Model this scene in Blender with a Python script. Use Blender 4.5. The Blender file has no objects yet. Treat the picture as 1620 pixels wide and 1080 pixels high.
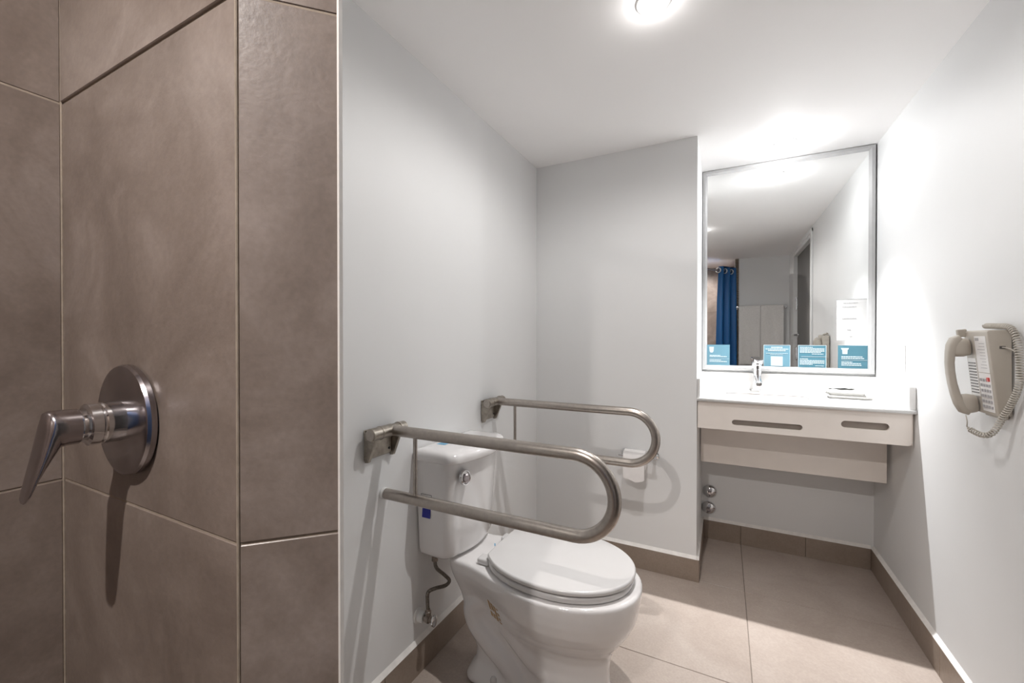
import bpy, bmesh, math, random
from mathutils import Vector, Matrix
random.seed(4)
sc = bpy.context.scene
COL = sc.collection
PI = math.pi
H = 1.15            # camera height above floor
CEIL = 2.107

# ------------------------------------------------------------------ camera
cam_d = bpy.data.cameras.new('camera'); cam = bpy.data.objects.new('camera', cam_d); COL.objects.link(cam)
cam_d.sensor_fit = 'HORIZONTAL'; cam_d.sensor_width = 36.0; cam_d.lens = 658.1 / 1620 * 36.0
cam_d.clip_start = 0.02
cam.location = (0, 0, H)
cam.rotation_euler = (math.radians(90 - 0.373), math.radians(0.0), math.radians(26.96))
sc.camera = cam
# ------------------------------------------------------------------ world, exposure
w = bpy.data.worlds.new('world'); sc.world = w; w.use_nodes = True
w.node_tree.nodes['Background'].inputs[0].default_value = (0.8, 0.85, 0.9, 1)
w.node_tree.nodes['Background'].inputs[1].default_value = 0.3
sc.view_settings.view_transform = 'Standard'; sc.view_settings.look = 'None'
sc.view_settings.gamma = 1.0; sc.view_settings.use_curve_mapping = False
sc.view_settings.exposure = 0.5
try:
    sc.cycles.max_bounces = 14; sc.cycles.diffuse_bounces = 8; sc.cycles.glossy_bounces = 6
    sc.cycles.caustics_reflective = False; sc.cycles.caustics_refractive = False
    sc.cycles.sample_clamp_indirect = 6.0
except Exception: pass
# downlights: (x, y, watts, colour)
# (x, y, beam watts, spill watts, colour)
LIGHTS = [(-0.181, 1.241, 34.0, 19.0, 74, (1, .975, .96)), (0.265, 2.42, 205.0, 5.0, 72, (.985, .99, 1)),
          (-0.305, -0.41, 16.0, 52.0, 110, (1, .935, .89))]

# ------------------------------------------------------------------ materials
def new_mat(name):
    m = bpy.data.materials.new(name); m.use_nodes = True
    return m, m.node_tree, m.node_tree.nodes['Principled BSDF']
def srgb(r, g, b):
    f = lambda c: (c/255/12.92) if c/255 <= .04045 else ((c/255+.055)/1.055)**2.4
    return (f(r), f(g), f(b), 1)
def plain(name, col, rough=.5, metal=0.0, var=0.03, scale=30, bump=0.0, coat=0.0, bscale=200):
    m, t, p = new_mat(name)
    p.inputs['Roughness'].default_value = rough; p.inputs['Metallic'].default_value = metal
    if coat: p.inputs['Coat Weight'].default_value = coat; p.inputs['Coat Roughness'].default_value = .06
    co = t.nodes.new('ShaderNodeTexCoord'); n = t.nodes.new('ShaderNodeTexNoise'); n.inputs['Scale'].default_value = scale
    n.inputs['Detail'].default_value = 4
    t.links.new(co.outputs['Object'], n.inputs['Vector'])
    r = t.nodes.new('ShaderNodeValToRGB'); r.color_ramp.elements[0].position = .3; r.color_ramp.elements[1].position = .7
    c = Vector(col[:3]); r.color_ramp.elements[0].color = (*(c*(1-var)), 1); r.color_ramp.elements[1].color = (*[min(1, v*(1+var)) for v in c], 1)
    t.links.new(n.outputs['Fac'], r.inputs['Fac']); t.links.new(r.outputs['Color'], p.inputs['Base Color'])
    if bump:
        n2 = t.nodes.new('ShaderNodeTexNoise'); n2.inputs['Scale'].default_value = bscale
        t.links.new(co.outputs['Object'], n2.inputs['Vector'])
        b = t.nodes.new('ShaderNodeBump'); b.inputs['Strength'].default_value = bump; b.inputs['Distance'].default_value = .002
        t.links.new(n2.outputs['Fac'], b.inputs['Height']); t.links.new(b.outputs['Normal'], p.inputs['Normal'])
    return m
def tile_mat(name, c0, c1, c2, rough=.42):
    m, t, p = new_mat(name); N = t.nodes.new; L = t.links.new
    co = N('ShaderNodeTexCoord'); oi = N('ShaderNodeObjectInfo')
    off = N('ShaderNodeVectorMath'); off.operation = 'MULTIPLY_ADD'
    L(oi.outputs['Random'], off.inputs[0]); off.inputs[1].default_value = (7, 11, 5); L(co.outputs['Object'], off.inputs[2])
    n1 = N('ShaderNodeTexNoise'); n1.inputs['Scale'].default_value = 4.5; n1.inputs['Detail'].default_value = 7; n1.inputs['Roughness'].default_value = .62
    n1.inputs['Distortion'].default_value = .6
    L(off.outputs[0], n1.inputs['Vector'])
    r = N('ShaderNodeValToRGB'); e = r.color_ramp.elements
    e[0].position = .28; e[0].color = c0; e[1].position = .75; e[1].color = c2
    k = e.new(.5); k.color = c1
    L(n1.outputs['Fac'], r.inputs['Fac'])
    n2 = N('ShaderNodeTexNoise'); n2.inputs['Scale'].default_value = 140; n2.inputs['Detail'].default_value = 6
    L(off.outputs[0], n2.inputs['Vector'])
    mx = N('ShaderNodeMix'); mx.data_type = 'RGBA'; mx.blend_type = 'OVERLAY'; mx.inputs[0].default_value = .16
    L(r.outputs['Color'], mx.inputs[6]); L(n2.outputs['Fac'], mx.inputs[7])
    # scattered pale scuffs
    n3 = N('ShaderNodeTexNoise'); n3.inputs['Scale'].default_value = 9; n3.inputs['Detail'].default_value = 9; n3.inputs['Roughness'].default_value = .7
    L(off.outputs[0], n3.inputs['Vector'])
    r3 = N('ShaderNodeValToRGB'); r3.color_ramp.elements[0].position = .62; r3.color_ramp.elements[0].color = (0, 0, 0, 1)
    r3.color_ramp.elements[1].position = .8; r3.color_ramp.elements[1].color = (.45, .45, .45, 1)
    L(n3.outputs['Fac'], r3.inputs['Fac'])
    mx2 = N('ShaderNodeMix'); mx2.data_type = 'RGBA'
    L(r3.outputs['Color'], mx2.inputs[0]); L(mx.outputs[2], mx2.inputs[6]); mx2.inputs[7].default_value = [min(1, v*1.35) for v in c2[:3]] + [1]
    L(mx2.outputs[2], p.inputs['Base Color'])
    b = N('ShaderNodeBump'); b.inputs['Strength'].default_value = .12; b.inputs['Distance'].default_value = .002
    L(n2.outputs['Fac'], b.inputs['Height']); L(b.outputs['Normal'], p.inputs['Normal'])
    p.inputs['Roughness'].default_value = rough
    return m
def emit(name, col, s):
    m, t, p = new_mat(name); p.inputs['Base Color'].default_value = col
    p.inputs['Emission Color'].default_value = col; p.inputs['Emission Strength'].default_value = s
    return m
M = {}
M['paint'] = plain('white_wall_paint', (.76, .765, .765), .55, var=.012, scale=3, bump=.05)
M['ceiling'] = plain('ceiling_paint', (.93, .92, .915), .7, var=.012, scale=2)
M['tile_wall'] = tile_mat('taupe_shower_tile', (.155, .121, .101, 1), (.228, .184, .157, 1), (.35, .295, .264, 1), .33)
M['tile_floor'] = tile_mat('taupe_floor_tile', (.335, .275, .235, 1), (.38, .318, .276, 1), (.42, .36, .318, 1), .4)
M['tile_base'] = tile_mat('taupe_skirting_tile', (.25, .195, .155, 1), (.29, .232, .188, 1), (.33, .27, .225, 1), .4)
M['grout'] = plain('beige_grout', (.33, .275, .22), .9, var=.15, scale=60)
M['grout_dark'] = plain('floor_grout', (.20, .165, .14), .9, var=.15, scale=60)
M['caulk'] = plain('white_caulk', (.82, .80, .77), .6, var=.06, scale=40)
M['porcelain'] = plain('white_porcelain', (.78, .765, .76), .12, var=.01, scale=5, coat=.6)
M['seat'] = plain('white_plastic_seat', (.66, .65, .645), .22, var=.01, scale=5, coat=.3)
M['steel'] = plain('brushed_stainless_steel', (.42, .38, .345), .3, 1.0, var=.08, scale=90)
M['cast'] = plain('worn_cast_metal', (.38, .345, .30), .36, 1.0, var=.25, scale=45, bump=.2)
M['chrome'] = plain('chrome', (.72, .72, .73), .07, 1.0, var=.02)
M['chrome_dark'] = plain('dusty_chrome', (.42, .39, .40), .2, 1.0, var=.1, scale=40)
M['mirror'] = plain('mirror_glass', (.93, .94, .935), .0, 1.0, var=.0)
M['frame'] = plain('satin_silver_frame', (.42, .42, .42), .4, .3, var=.03)
M['counter'] = plain('white_quartz', (.70, .695, .685), .2, var=.02, scale=60)
M['vanity'] = plain('cream_laminate', (.82, .765, .715), .45, var=.02, scale=12)
M['slot_shade'] = plain('slot_shade_brown', (.30, .26, .23), .7)  # dark brown holds the shade inside the vanity slots
M['phone'] = plain('ash_beige_plastic', (.46, .42, .365), .45, var=.03, scale=20)
M['phone_label'] = plain('phone_label', (.80, .79, .78), .4)
M['phone_dark'] = plain('phone_dark', (.10, .09, .085), .5)
M['phone_grey'] = plain('phone_grey_key', (.42, .41, .42), .5)
M['red'] = plain('red_lamp_lens', (.62, .04, .03), .3)
M['cord'] = plain('beige_cord', (.50, .47, .42), .45)
M['blue'] = plain('teal_blue_card', (.042, .132, .175), .5, var=.06, scale=8)
M['lightblue'] = plain('pale_blue_card', (.085, .19, .245), .5, var=.06, scale=8)
M['print'] = plain('white_print', (.36, .43, .46), .5)
M['paper'] = plain('white_paper', (.44, .44, .435), .7, var=.02, bump=.1)
M['greyprint'] = plain('grey_print', (.30, .30, .30), .6)
M['tissue'] = plain('toilet_tissue', (.86, .84, .83), .95, var=.03, bump=.3, bscale=300)
M['towel'] = plain('white_terry', (.78, .765, .745), .95, var=.05, scale=80, bump=.9, bscale=500)
M['cloth'] = plain('face_cloth', (.34, .335, .32), .95, var=.05, scale=80, bump=.9, bscale=500)
M['curtain'] = plain('royal_blue_vinyl', (.001, .11, .34), .45, var=.08, scale=4)
M['door'] = plain('dark_grey_door', (.135, .13, .125), .5, var=.05, scale=6)
M['braid'] = plain('braided_hose', (.20, .18, .16), .35, .9, var=.5, scale=250, bump=.8, bscale=400)
M['brass'] = plain('tarnished_valve', (.30, .26, .23), .3, 1.0, var=.3, scale=120)
M['white_plastic'] = plain('white_plastic', (.78, .78, .77), .4)
M['darkblue'] = plain('navy_label', (.015, .02, .30), .4)
M['labelblue'] = plain('blue_label', (.10, .35, .55), .4)
M['gold'] = plain('gold_print', (.42, .27, .12), .5)
M['black'] = plain('black_ink', (.03, .03, .03), .5)
M['lamp'] = emit('lamp_lens', (1, .98, .96, 1), 6)

# ------------------------------------------------------------------ helpers
def wloc(o):
    v = Vector((0, 0, 0))
    while o: v += o.location; o = o.parent
    return v
def obj(name, bm, mat, parent=None, smooth=False, loc=None, recalc=True):
    """bm is in world coordinates; link as one mesh object (under parent or on its own, origin at loc)."""
    me = bpy.data.meshes.new(name)
    base = wloc(parent) if parent else Vector((0, 0, 0))
    o = bpy.data.objects.new(name, me); COL.objects.link(o)
    if parent: o.parent = parent
    if loc is not None: o.location = Vector(loc) - base
    base = base + (o.location)
    bmesh.ops.translate(bm, verts=bm.verts, vec=-base)
    if recalc: bmesh.ops.recalc_face_normals(bm, faces=bm.faces)
    if smooth:
        for f in bm.faces: f.smooth = True
    bm.to_mesh(me); bm.free()
    me.materials.append(mat)
    if smooth:
        try: me.set_sharp_from_angle(angle=math.radians(smooth if smooth is not True else 38))
        except Exception: pass
    return o
def thing(name, label, cat, loc=(0, 0, 0), group=None):
    o = bpy.data.objects.new(name, None); COL.objects.link(o); o.location = loc
    o.empty_display_size = .05
    o['label'] = label; o['category'] = cat
    if group: o['group'] = group
    return o
def tag(o, label, cat, group=None):
    o['label'] = label; o['category'] = cat
    if group: o['group'] = group
    return o
def struct(o): o['kind'] = 'structure'; return o
def box(bm, x0, x1, y0, y1, z0, z1, bev=0, seg=1):
    vs = [bm.verts.new(p) for p in ((x0,y0,z0),(x1,y0,z0),(x1,y1,z0),(x0,y1,z0),(x0,y0,z1),(x1,y0,z1),(x1,y1,z1),(x0,y1,z1))]
    fs = [bm.faces.new([vs[i] for i in f]) for f in ((0,3,2,1),(4,5,6,7),(0,1,5,4),(1,2,6,5),(2,3,7,6),(3,0,4,7))]
    if bev:
        es = list({e for f in fs for e in f.edges})
        bmesh.ops.bevel(bm, geom=es, offset=bev, segments=seg, profile=.5, affect='EDGES')
    return bm
def B(*a, **k): return box(bmesh.new(), *a, **k)
def obox(bm, c, u, v, n, su, sv, sn, bev=0, seg=1):
    """oriented box, centre c, unit axes u v n, full sizes su sv sn"""
    c = Vector(c); u = Vector(u).normalized(); v = Vector(v).normalized(); n = Vector(n).normalized()
    b2 = bmesh.new(); box(b2, -su/2, su/2, -sv/2, sv/2, -sn/2, sn/2, bev, seg)
    m = Matrix(((u.x, v.x, n.x, c.x), (u.y, v.y, n.y, c.y), (u.z, v.z, n.z, c.z), (0, 0, 0, 1)))
    bmesh.ops.transform(b2, matrix=m, verts=b2.verts)
    me = bpy.data.meshes.new('tmp'); b2.to_mesh(me); b2.free(); bm.from_mesh(me); bpy.data.meshes.remove(me)
    return bm
def prism(bm, pts, z0, z1, bev=0, seg=2):
    lo = [bm.verts.new((x, y, z0)) for x, y in pts]; hi = [bm.verts.new((x, y, z1)) for x, y in pts]
    n = len(pts); fs = [bm.faces.new(lo[::-1]), bm.faces.new(hi)]
    for i in range(n): fs.append(bm.faces.new((lo[i], lo[(i+1) % n], hi[(i+1) % n], hi[i])))
    if bev:
        es = list(fs[0].edges) + list(fs[1].edges)
        bmesh.ops.bevel(bm, geom=es, offset=bev, segments=seg, profile=.5, affect='EDGES')
    return bm
def frames(path, closed=False):
    P = [Vector(p) for p in path]; n = len(P); T = []
    for i in range(n):
        a = P[(i-1) % n] if closed or i else P[0]; b = P[(i+1) % n] if closed or i < n-1 else P[-1]
        T.append((b-a).normalized())
    up = Vector((0, 0, 1)) if abs(T[0].z) < .9 else Vector((1, 0, 0))
    N = (up - T[0]*up.dot(T[0])).normalized(); out = []
    for i in range(n):
        N = (N - T[i]*N.dot(T[i])); N.normalize(); out.append((P[i], N.copy(), T[i].cross(N)))
    return out
def tube(bm, path, r, k=12, caps=True, closed=False):
    fr = frames(path, closed); rings = []
    for i, (p, n, b) in enumerate(fr):
        rr = r[i] if isinstance(r, (list, tuple)) else r
        rings.append([bm.verts.new(p + n*rr*math.cos(2*PI*j/k) + b*rr*math.sin(2*PI*j/k)) for j in range(k)])
    m = len(rings)
    for i in range(m if closed else m-1):
        A, Bq = rings[i], rings[(i+1) % m]
        for j in range(k): bm.faces.new((A[j], A[(j+1) % k], Bq[(j+1) % k], Bq[j]))
    if caps and not closed: bm.faces.new(rings[0][::-1]); bm.faces.new(rings[-1])
    return bm
def lathe(bm, base, axis, prof, k=32):
    """prof: (radius, distance along axis)"""
    ax = Vector(axis).normalized(); base = Vector(base)
    u = ax.orthogonal().normalized(); v = ax.cross(u); rings = []
    for r, h in prof:
        if r < 1e-6: rings.append([bm.verts.new(base + ax*h)])
        else: rings.append([bm.verts.new(base + ax*h + u*r*math.cos(2*PI*j/k) + v*r*math.sin(2*PI*j/k)) for j in range(k)])
    for A, C in zip(rings, rings[1:]):
        for j in range(k):
            q = [A[j % len(A)], A[(j+1) % len(A)], C[(j+1) % len(C)], C[j % len(C)]]
            q2 = []
            for x in q:
                if x not in q2: q2.append(x)
            if len(q2) > 2: bm.faces.new(q2)
    if len(rings[0]) > 1: bm.faces.new(rings[0][::-1])
    if len(rings[-1]) > 1: bm.faces.new(rings[-1])
    return bm
def loft(bm, rings, cap0=True, cap1=True):
    R = [[bm.verts.new(p) for p in r] for r in rings]; k = len(R[0])
    for A, C in zip(R, R[1:]):
        for j in range(k): bm.faces.new((A[j], A[(j+1) % k], C[(j+1) % k], C[j]))
    if cap0: bm.faces.new(R[0][::-1])
    if cap1: bm.faces.new(R[-1])
    return bm
def smoothpath(pts, n=8):
    P = [Vector(p) for p in pts]; out = []
    for i in range(len(P)-1):
        p0 = P[max(0, i-1)]; p1 = P[i]; p2 = P[i+1]; p3 = P[min(len(P)-1, i+2)]
        for s in range(n):
            t = s/n
            out.append(.5*((2*p1) + (p2-p0)*t + (2*p0-5*p1+4*p2-p3)*t*t + (3*p1-p0-3*p2+p3)*t**3))
    out.append(P[-1]); return out

# ------------------------------------------------------------------ room shell
XL, XR = -.939, .669      # toilet wall, right wall
YF, YB = 2.152, 2.657     # wall beside the vanity, wall behind the mirror
YR = -.40                 # rear wall with towel rail
YS = -1.00                # rear wall of the shower
G = .0015                 # half joint
floor = struct(obj('floor', B(-1.1, .85, -1.1, 2.85, -.08, -.002), M['grout_dark']))
xs = [-1.111, -.511, .089, .689]; ys = [-.995+0*0, -.82, -.222, .373, .968, 1.563, 2.158, 2.753]
for i in range(len(xs)-1):
    for j in range(len(ys)-1):
        x0, x1 = max(xs[i], XL)+G, min(xs[i+1], XR)-G; y0, y1 = ys[j]+G, min(ys[j+1], YB)-G
        obj('tile', B(x0, x1, y0, y1, -.012, 0, bev=.0009), M['tile_floor'], floor, loc=((x0+x1)/2, (y0+y1)/2, 0))
struct(obj('ceiling', B(-1.1, .85, -1.1, 2.85, CEIL, CEIL+.1), M['ceiling']))
struct(obj('wall_left', B(-1.06, XL, .345, 2.75, 0, CEIL), M['paint']))
struct(obj('wall_front', B(-1.06, -.112, YF, 2.80, 0, CEIL), M['paint']))
struct(obj('wall_back', B(-.112, .80, YB, 2.80, 0, CEIL), M['paint']))
bm = bmesh.new()
DY0, DY1, DT = -.085, .96, 2.055      # door opening
box(bm, XR, .80, -.55, DY0, 0, CEIL); box(bm, XR, .80, DY1, YB, 0, CEIL); box(bm, XR, .80, DY0, DY1, DT, CEIL)
struct(obj('wall_right', bm, M['paint']))
struct(obj('wall_rear', B(.12, XR, YR-.1, YR, 0, CEIL), M['paint']))

# shower walls: grout backing with every tile a piece
def tiled(name, o, u, n, ucuts, zcuts, back=True):
    """o: point of the wall face, u: direction along it, n: outward normal (towards the room)"""
    o = Vector(o); u = Vector(u).normalized(); n = Vector(n).normalized(); z = Vector((0, 0, 1))
    L0, L1 = ucuts[0], ucuts[-1]; zc = (zcuts[0]+zcuts[-1])/2
    bm = obox(bmesh.new(), o + u*(L0+L1)/2 + z*zc - n*(.0013+.02), u, z, n, L1-L0, zcuts[-1]-zcuts[0], .04)
    wl = struct(obj(name, bm, M['grout']))
    for a, b in zip(ucuts, ucuts[1:]):
        for c, d in zip(zcuts, zcuts[1:]):
            dz = random.uniform(-.0004, .0006) + (.0016 if (name.endswith('shower_front') and c > 1.4) else 0)
            ctr = o + u*(a+b)/2 + z*(c+d)/2 + n*(dz-.004)
            t = obox(bmesh.new(), ctr, u, z, n, b-a-2*G, d-c-2*G, .008, bev=.0009)
            obj('tile', t, M['tile_wall'], wl, loc=ctr)
    return wl
ZC = [0, .325, .925, 1.525, CEIL]
XS = -.944
tiled('wall_shower_left', (XS, .268, 0), (0, -1, 0), (1, 0, 0), [0, .60, 1.20, 1.268], ZC)
tiled('wall_shower_front', (XS, .268, 0), (1, 0, 0), (0, -1, 0), [0.001, .4715], ZC)
d45 = Vector((1, 1, 0)).normalized()
tiled('wall_shower_chamfer', (-.4725, .268, 0), d45, (1, -1, 0), [.0008, .1045], ZC)
tiled('wall_shower_rear', (XS, YS, 0), (1, 0, 0), (0, 1, 0), [0, .464, 1.064], ZC)
tiled('wall_shower_return', (.12, YS, 0), (0, 1, 0), (-1, 0, 0), [0, .30, .60], ZC)
# core of the stub wall and its painted back
core = [(-1.0, .272), (-.476, .272), (-.406, .342), (-.44, .3425), (-1.0, .3425)]
struct(obj('wall_partition', prism(bmesh.new(), core, 0, CEIL), M['paint']))
struct(obj('trim_shower_edge', B(-.4005, -.3972, .3395, .3445, 0, CEIL), M['caulk']))
struct(obj('trim_shower_corner', tube(bmesh.new(), [(-.4725, .2685, 0), (-.4725, .2685, CEIL)], .0017, 8), M['grout']))
struct(obj('trim_shower_inner_corner', tube(bmesh.new(), [(XS, .268, 0), (XS, .268, CEIL)], .0017, 8), M['grout']))

# skirting: real tiles with a caulked top
BH, BT = .105, .012
def skirting(name, o, u, n, cuts):
    o = Vector(o); u = Vector(u); n = Vector(n); z = Vector((0, 0, 1)); L0, L1 = cuts[0], cuts[-1]
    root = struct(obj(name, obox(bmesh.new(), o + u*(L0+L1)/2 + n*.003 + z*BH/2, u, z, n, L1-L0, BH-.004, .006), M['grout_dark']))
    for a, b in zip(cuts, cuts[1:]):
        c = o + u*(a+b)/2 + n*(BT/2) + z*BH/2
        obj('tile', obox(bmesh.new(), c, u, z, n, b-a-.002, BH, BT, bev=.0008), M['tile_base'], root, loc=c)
    # caulk wedge on top
    bm = bmesh.new(); R = []
    for L in (L0, L1):
        p = o + u*L
        R.append([p + z*BH + n*0, p + z*BH + n*(BT-.0005), p + z*(BH+.007) + n*.0055, p + z*(BH+.014)])
    loft(bm, R); obj('caulk_bead', bm, M['caulk'], root)
    return root
skirting('baseboard_left', (XL, .35, 0), (0, 1, 0), (1, 0, 0), [0, .61, 1.21, YF-.35])
skirting('baseboard_front', (XL, YF, 0), (1, 0, 0), (0, -1, 0), [BT, .428, .827+BT])
skirting('baseboard_niche', (-.112, YF, 0), (0, 1, 0), (1, 0, 0), [-BT+.0005, YB-YF])
skirting('baseboard_back', (-.112, YB, 0), (1, 0, 0), (0, -1, 0), [BT, .201, .50, .781-BT])
skirting('baseboard_right', (XR, 0, 0), (0, 1, 0), (-1, 0, 0), [DY1+.06, 1.31, 1.91, 2.158, YB])
skirting('baseboard_rear', (.12, YR, 0), (1, 0, 0), (0, 1, 0), [0, .40, .549-BT])
skirting('baseboard_right_rear', (XR, 0, 0), (0, 1, 0), (-1, 0, 0), [YR, DY0-.02])

# door seen in the mirror
door = struct(obj('door_1', B(.700, .742, DY0+.032, DY1-.032, .01, DT-.03, bev=.002), M['door']))
bm = bmesh.new()
for (y0, y1, z0, z1) in ((DY0, DY0+.03, 0, DT), (DY1-.03, DY1, 0, DT), (DY0+.03, DY1-.03, DT-.03, DT)):
    box(bm, XR-.004, .79, y0, y1, z0, z1)
for (y0, y1, z0, z1) in ((DY1-.002, DY1+.05, 0, DT+.03),):
    box(bm, XR-.014, XR-.001, y0, y1, z0, z1, bev=.002)
box(bm, XR-.012, XR-.001, DY0-.012, DY1+.05, DT, DT+.03, bev=.002)
struct(obj('trim_door_frame', bm, M['paint']))
for z in (1.46, .93, .28):
    hb = bmesh.new(); tube(hb, [(.690, DY0+.036, z), (.690, DY0+.036, z+.13)], .009, 12)
    box(hb, .694, .6995, DY0+.034, DY0+.075, z, z+.13)
    obj('hinge', hb, M['chrome'], door, smooth=True)
hb = bmesh.new(); lathe(hb, (.7, .03, 1.19), (-1, 0, 0), [(.026, 0), (.026, .006), (.011, .009), (.011, .05)], 24)
tube(hb, [(.652, .03, 1.19), (.650, .08, 1.19), (.650, .16, 1.188)], [.011, .010, .008], 12)
obj('door_handle', hb, M['chrome'], door, smooth=True)

# ------------------------------------------------------------------ ceiling lights
for i, (x, y, beam, spill, BEAM, c) in enumerate(LIGHTS):
    lab = ['round recessed ceiling downlight above the toilet, at the top edge of the photo',
           'small round recessed ceiling downlight above the white washbasin counter',
           'recessed ceiling downlight over the tiled shower'][i]
    t = thing('ceiling_light', lab, 'ceiling light', (x, y, CEIL), group='recessed downlights')
    obj('trim_ring', lathe(bmesh.new(), (x, y, CEIL-.0005), (0, 0, -1), [(.047, 0), (.047, .003), (.044, .005), (.036, .005), (.033, .002), (.033, 0)], 32), M['white_plastic'], t, smooth=True)
    obj('lens', lathe(bmesh.new(), (x, y, CEIL-.001), (0, 0, -1), [(.032, 0), (.029, .005), (.018, .009), (0, .0105)], 24), M['lamp'], t)
    ld = bpy.data.lights.new('downlight_glow', 'POINT'); ld.energy = (.42, 2.6, .6)[i]; ld.color = c; ld.shadow_soft_size = .012
    lo = bpy.data.objects.new('downlight_glow', ld); COL.objects.link(lo); lo.parent = t; lo.location = (0, 0, -.036)
    for nm, pw, ang, bl in (('downlight_beam', beam, BEAM, 1.0), ('downlight_spill', spill, 172, .5)):
        ld = bpy.data.lights.new(nm, 'SPOT'); ld.energy = pw; ld.color = c; ld.shadow_soft_size = .014
        ld.spot_size = math.radians(ang); ld.spot_blend = bl
        lo = bpy.data.objects.new(nm, ld); COL.objects.link(lo); lo.parent = t; lo.location = (0, 0, -.014)

# ------------------------------------------------------------------ shower mixer
mx, mz, my = -.713, 1.042, .268
t = thing('shower_mixer', 'chrome single-lever shower mixer with round plate on taupe tiled wall', 'shower mixer', (mx, my, mz))
obj('escutcheon', lathe(bmesh.new(), (mx, my, mz), (0, -1, 0), [(.071, 0), (.0735, .002), (.0735, .008), (.0715, .0115), (.067, .013), (.0, .0145)], 64), M['chrome_dark'], t, smooth=25)
obj('valve_body', lathe(bmesh.new(), (mx, my-.012, mz), (0, -1, 0), [(.0265, 0), (.0265, .020), (.0255, .0215), (.0255, .023), (.0265, .0245), (.0262, .034), (.022, .036), (.0, .036)], 40), M['chrome'], t, smooth=25)
hy = my-.048
obj('collar', lathe(bmesh.new(), (mx, hy, mz), (0, -1, 0), [(.0185, 0), (.0195, .003), (.0212, .006), (.0212, .007)], 40), M['chrome'], t, smooth=25)
# lever: barrel turning down into a flat paddle
bm = bmesh.new()
def ring(c, u, v, a, b, k=28, e=2.0):
    c = Vector(c); u = Vector(u).normalized(); v = Vector(v).normalized(); o = []
    for j in range(k):
        th = 2*PI*j/k; cs, sn = math.cos(th), math.sin(th)
        o.append(c + u*a*math.copysign(abs(cs)**(2/e), cs) + v*b*math.copysign(abs(sn)**(2/e), sn))
    return o
R = []
for od, oz, idd, iz, wd, e in ((.054, .0215, .054, -.0215, .0215, 2), (.066, .0222, .065, -.0218, .0220, 2), (.0775, .0222, .0700, -.0225, .0220, 2.2), (.0815, .0200, .0712, -.0240, .0218, 2.3),
        (.0845, .006, .0735, -.0275, .0212, 2.5), (.0870, -.010, .0770, -.0330, .0206, 2.6), (.0905, -.030, .0830, -.0440, .0195, 2.6),
        (.0945, -.050, .0890, -.0560, .0175, 2.5), (.0985, -.069, .0945, -.0715, .0150, 2.3), (.1000, -.0765, .0972, -.0780, .0115, 2.1), (.1003, -.0800, .0990, -.0806, .0050, 2)):
    o_ = Vector((mx, my-od, mz+oz)); i_ = Vector((mx, my-idd, mz+iz)); R.append(ring((o_+i_)/2, (1, 0, 0), o_-i_, wd, (o_-i_).length/2, 28, e))
loft(bm, R); obj('lever', bm, M['chrome_dark'], t, smooth=50)

# ------------------------------------------------------------------ toilet
TY = 1.278
def X(d): return XL + d
def egg(db, dm, df, hw, z, ab=.25):
    half = []
    for i in range(25):
        a = (PI/2)*i/24; half.append((dm+(df-dm)*math.cos(a), hw*math.sin(a)**(2/2.1)))
    for i in range(1, 19):
        d = dm-(dm-db)*i/18; half.append((d, hw*(1-((dm-d)/ab)**2.2)**(1/2.2)))
    x, y = half[-1]
    for k in (.66, .33): half.append((db-.002*(1-k), y*k))
    half.append((db-.002, 0))
    pts = half + [(x, -y) for x, y in half[-2:0:-1]]
    return [Vector((X(x), TY+y, z)) for x, y in pts]
def outline(db, dm, df, hw, hwb, z, rc=.03, tip=2.0):
    half = []   # from the tip (y=0) round the +y side to the back middle
    nf = 20
    for i in range(nf+1):
        a = (PI/2)*i/nf; c, s = math.cos(a), math.sin(a)
        half.append((dm + (df-dm)*(c**(2/tip)), hw*(s**(2/2.15))))
    xb = db+rc
    for i in range(1, 13):
        s = i/12; half.append((dm-(dm-xb)*s, hwb + (hw-hwb)*(.5+.5*math.cos(PI*s))))
    for i in range(1, 6):
        a = (PI/2)*i/5; half.append((db+rc-rc*math.sin(a), hwb-rc+rc*math.cos(a)))
    pts = half + [(x, -y) for x, y in half[-1:0:-1]]
    return [Vector((X(x), TY+y, z)) for x, y in pts]
toilet = thing('toilet', 'white two-piece toilet with closed lid standing against the white wall', 'toilet', (X(.36), TY, 0))
bm = bmesh.new()
L = [outline(.150, .45, .652, .098, .110, .000, .05), outline(.150, .45, .652, .098, .110, .012, .05), outline(.156, .45, .644, .093, .102, .024, .05),
     outline(.172, .45, .634, .088, .078, .055, .045), outline(.168, .45, .628, .084, .066, .085, .045), outline(.145, .45, .626, .082, .062, .12, .045), outline(.122, .45, .630, .086, .062, .16, .045),
     outline(.115, .45, .642, .100, .064, .195, .045), outline(.112, .45, .667, .130, .068, .228, .045), outline(.108, .46, .690, .158, .076, .262, .045),
     outline(.100, .46, .708, .176, .088, .30, .04), outline(.096, .465, .717, .187, .102, .335, .035), outline(.094, .465, .7215, .1925, .110, .362),
     outline(.092, .465, .7235, .1945, .113, .385), outline(.092, .465, .7235, .1945, .113, .397), outline(.095, .465, .7195, .191, .110, .401)]
loft(bm, L)
for s in (-1, 1):
    pth = smoothpath([(X(.44), TY+s*.088, .262), (X(.34), TY+s*.066, .285), (X(.245), TY+s*.054, .280), (X(.175), TY+s*.050, .235), (X(.178), TY+s*.050, .180), (X(.235), TY+s*.056, .130), (X(.305), TY+s*.060, .085), (X(.355), TY+s*.060, .03)], 6)
    tube(bm, pth, .040, 18)
    pth = smoothpath([(X(.27), TY+s*.058, .220), (X(.325), TY+s*.064, .180), (X(.38), TY+s*.066, .135), (X(.44), TY+s*.066, .09)], 5)
    tube(bm, pth, [.02]*3+[.028]*10+[.024]*3, 14)
body = obj('bowl', bm, M['porcelain'], toilet, smooth=True)
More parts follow.
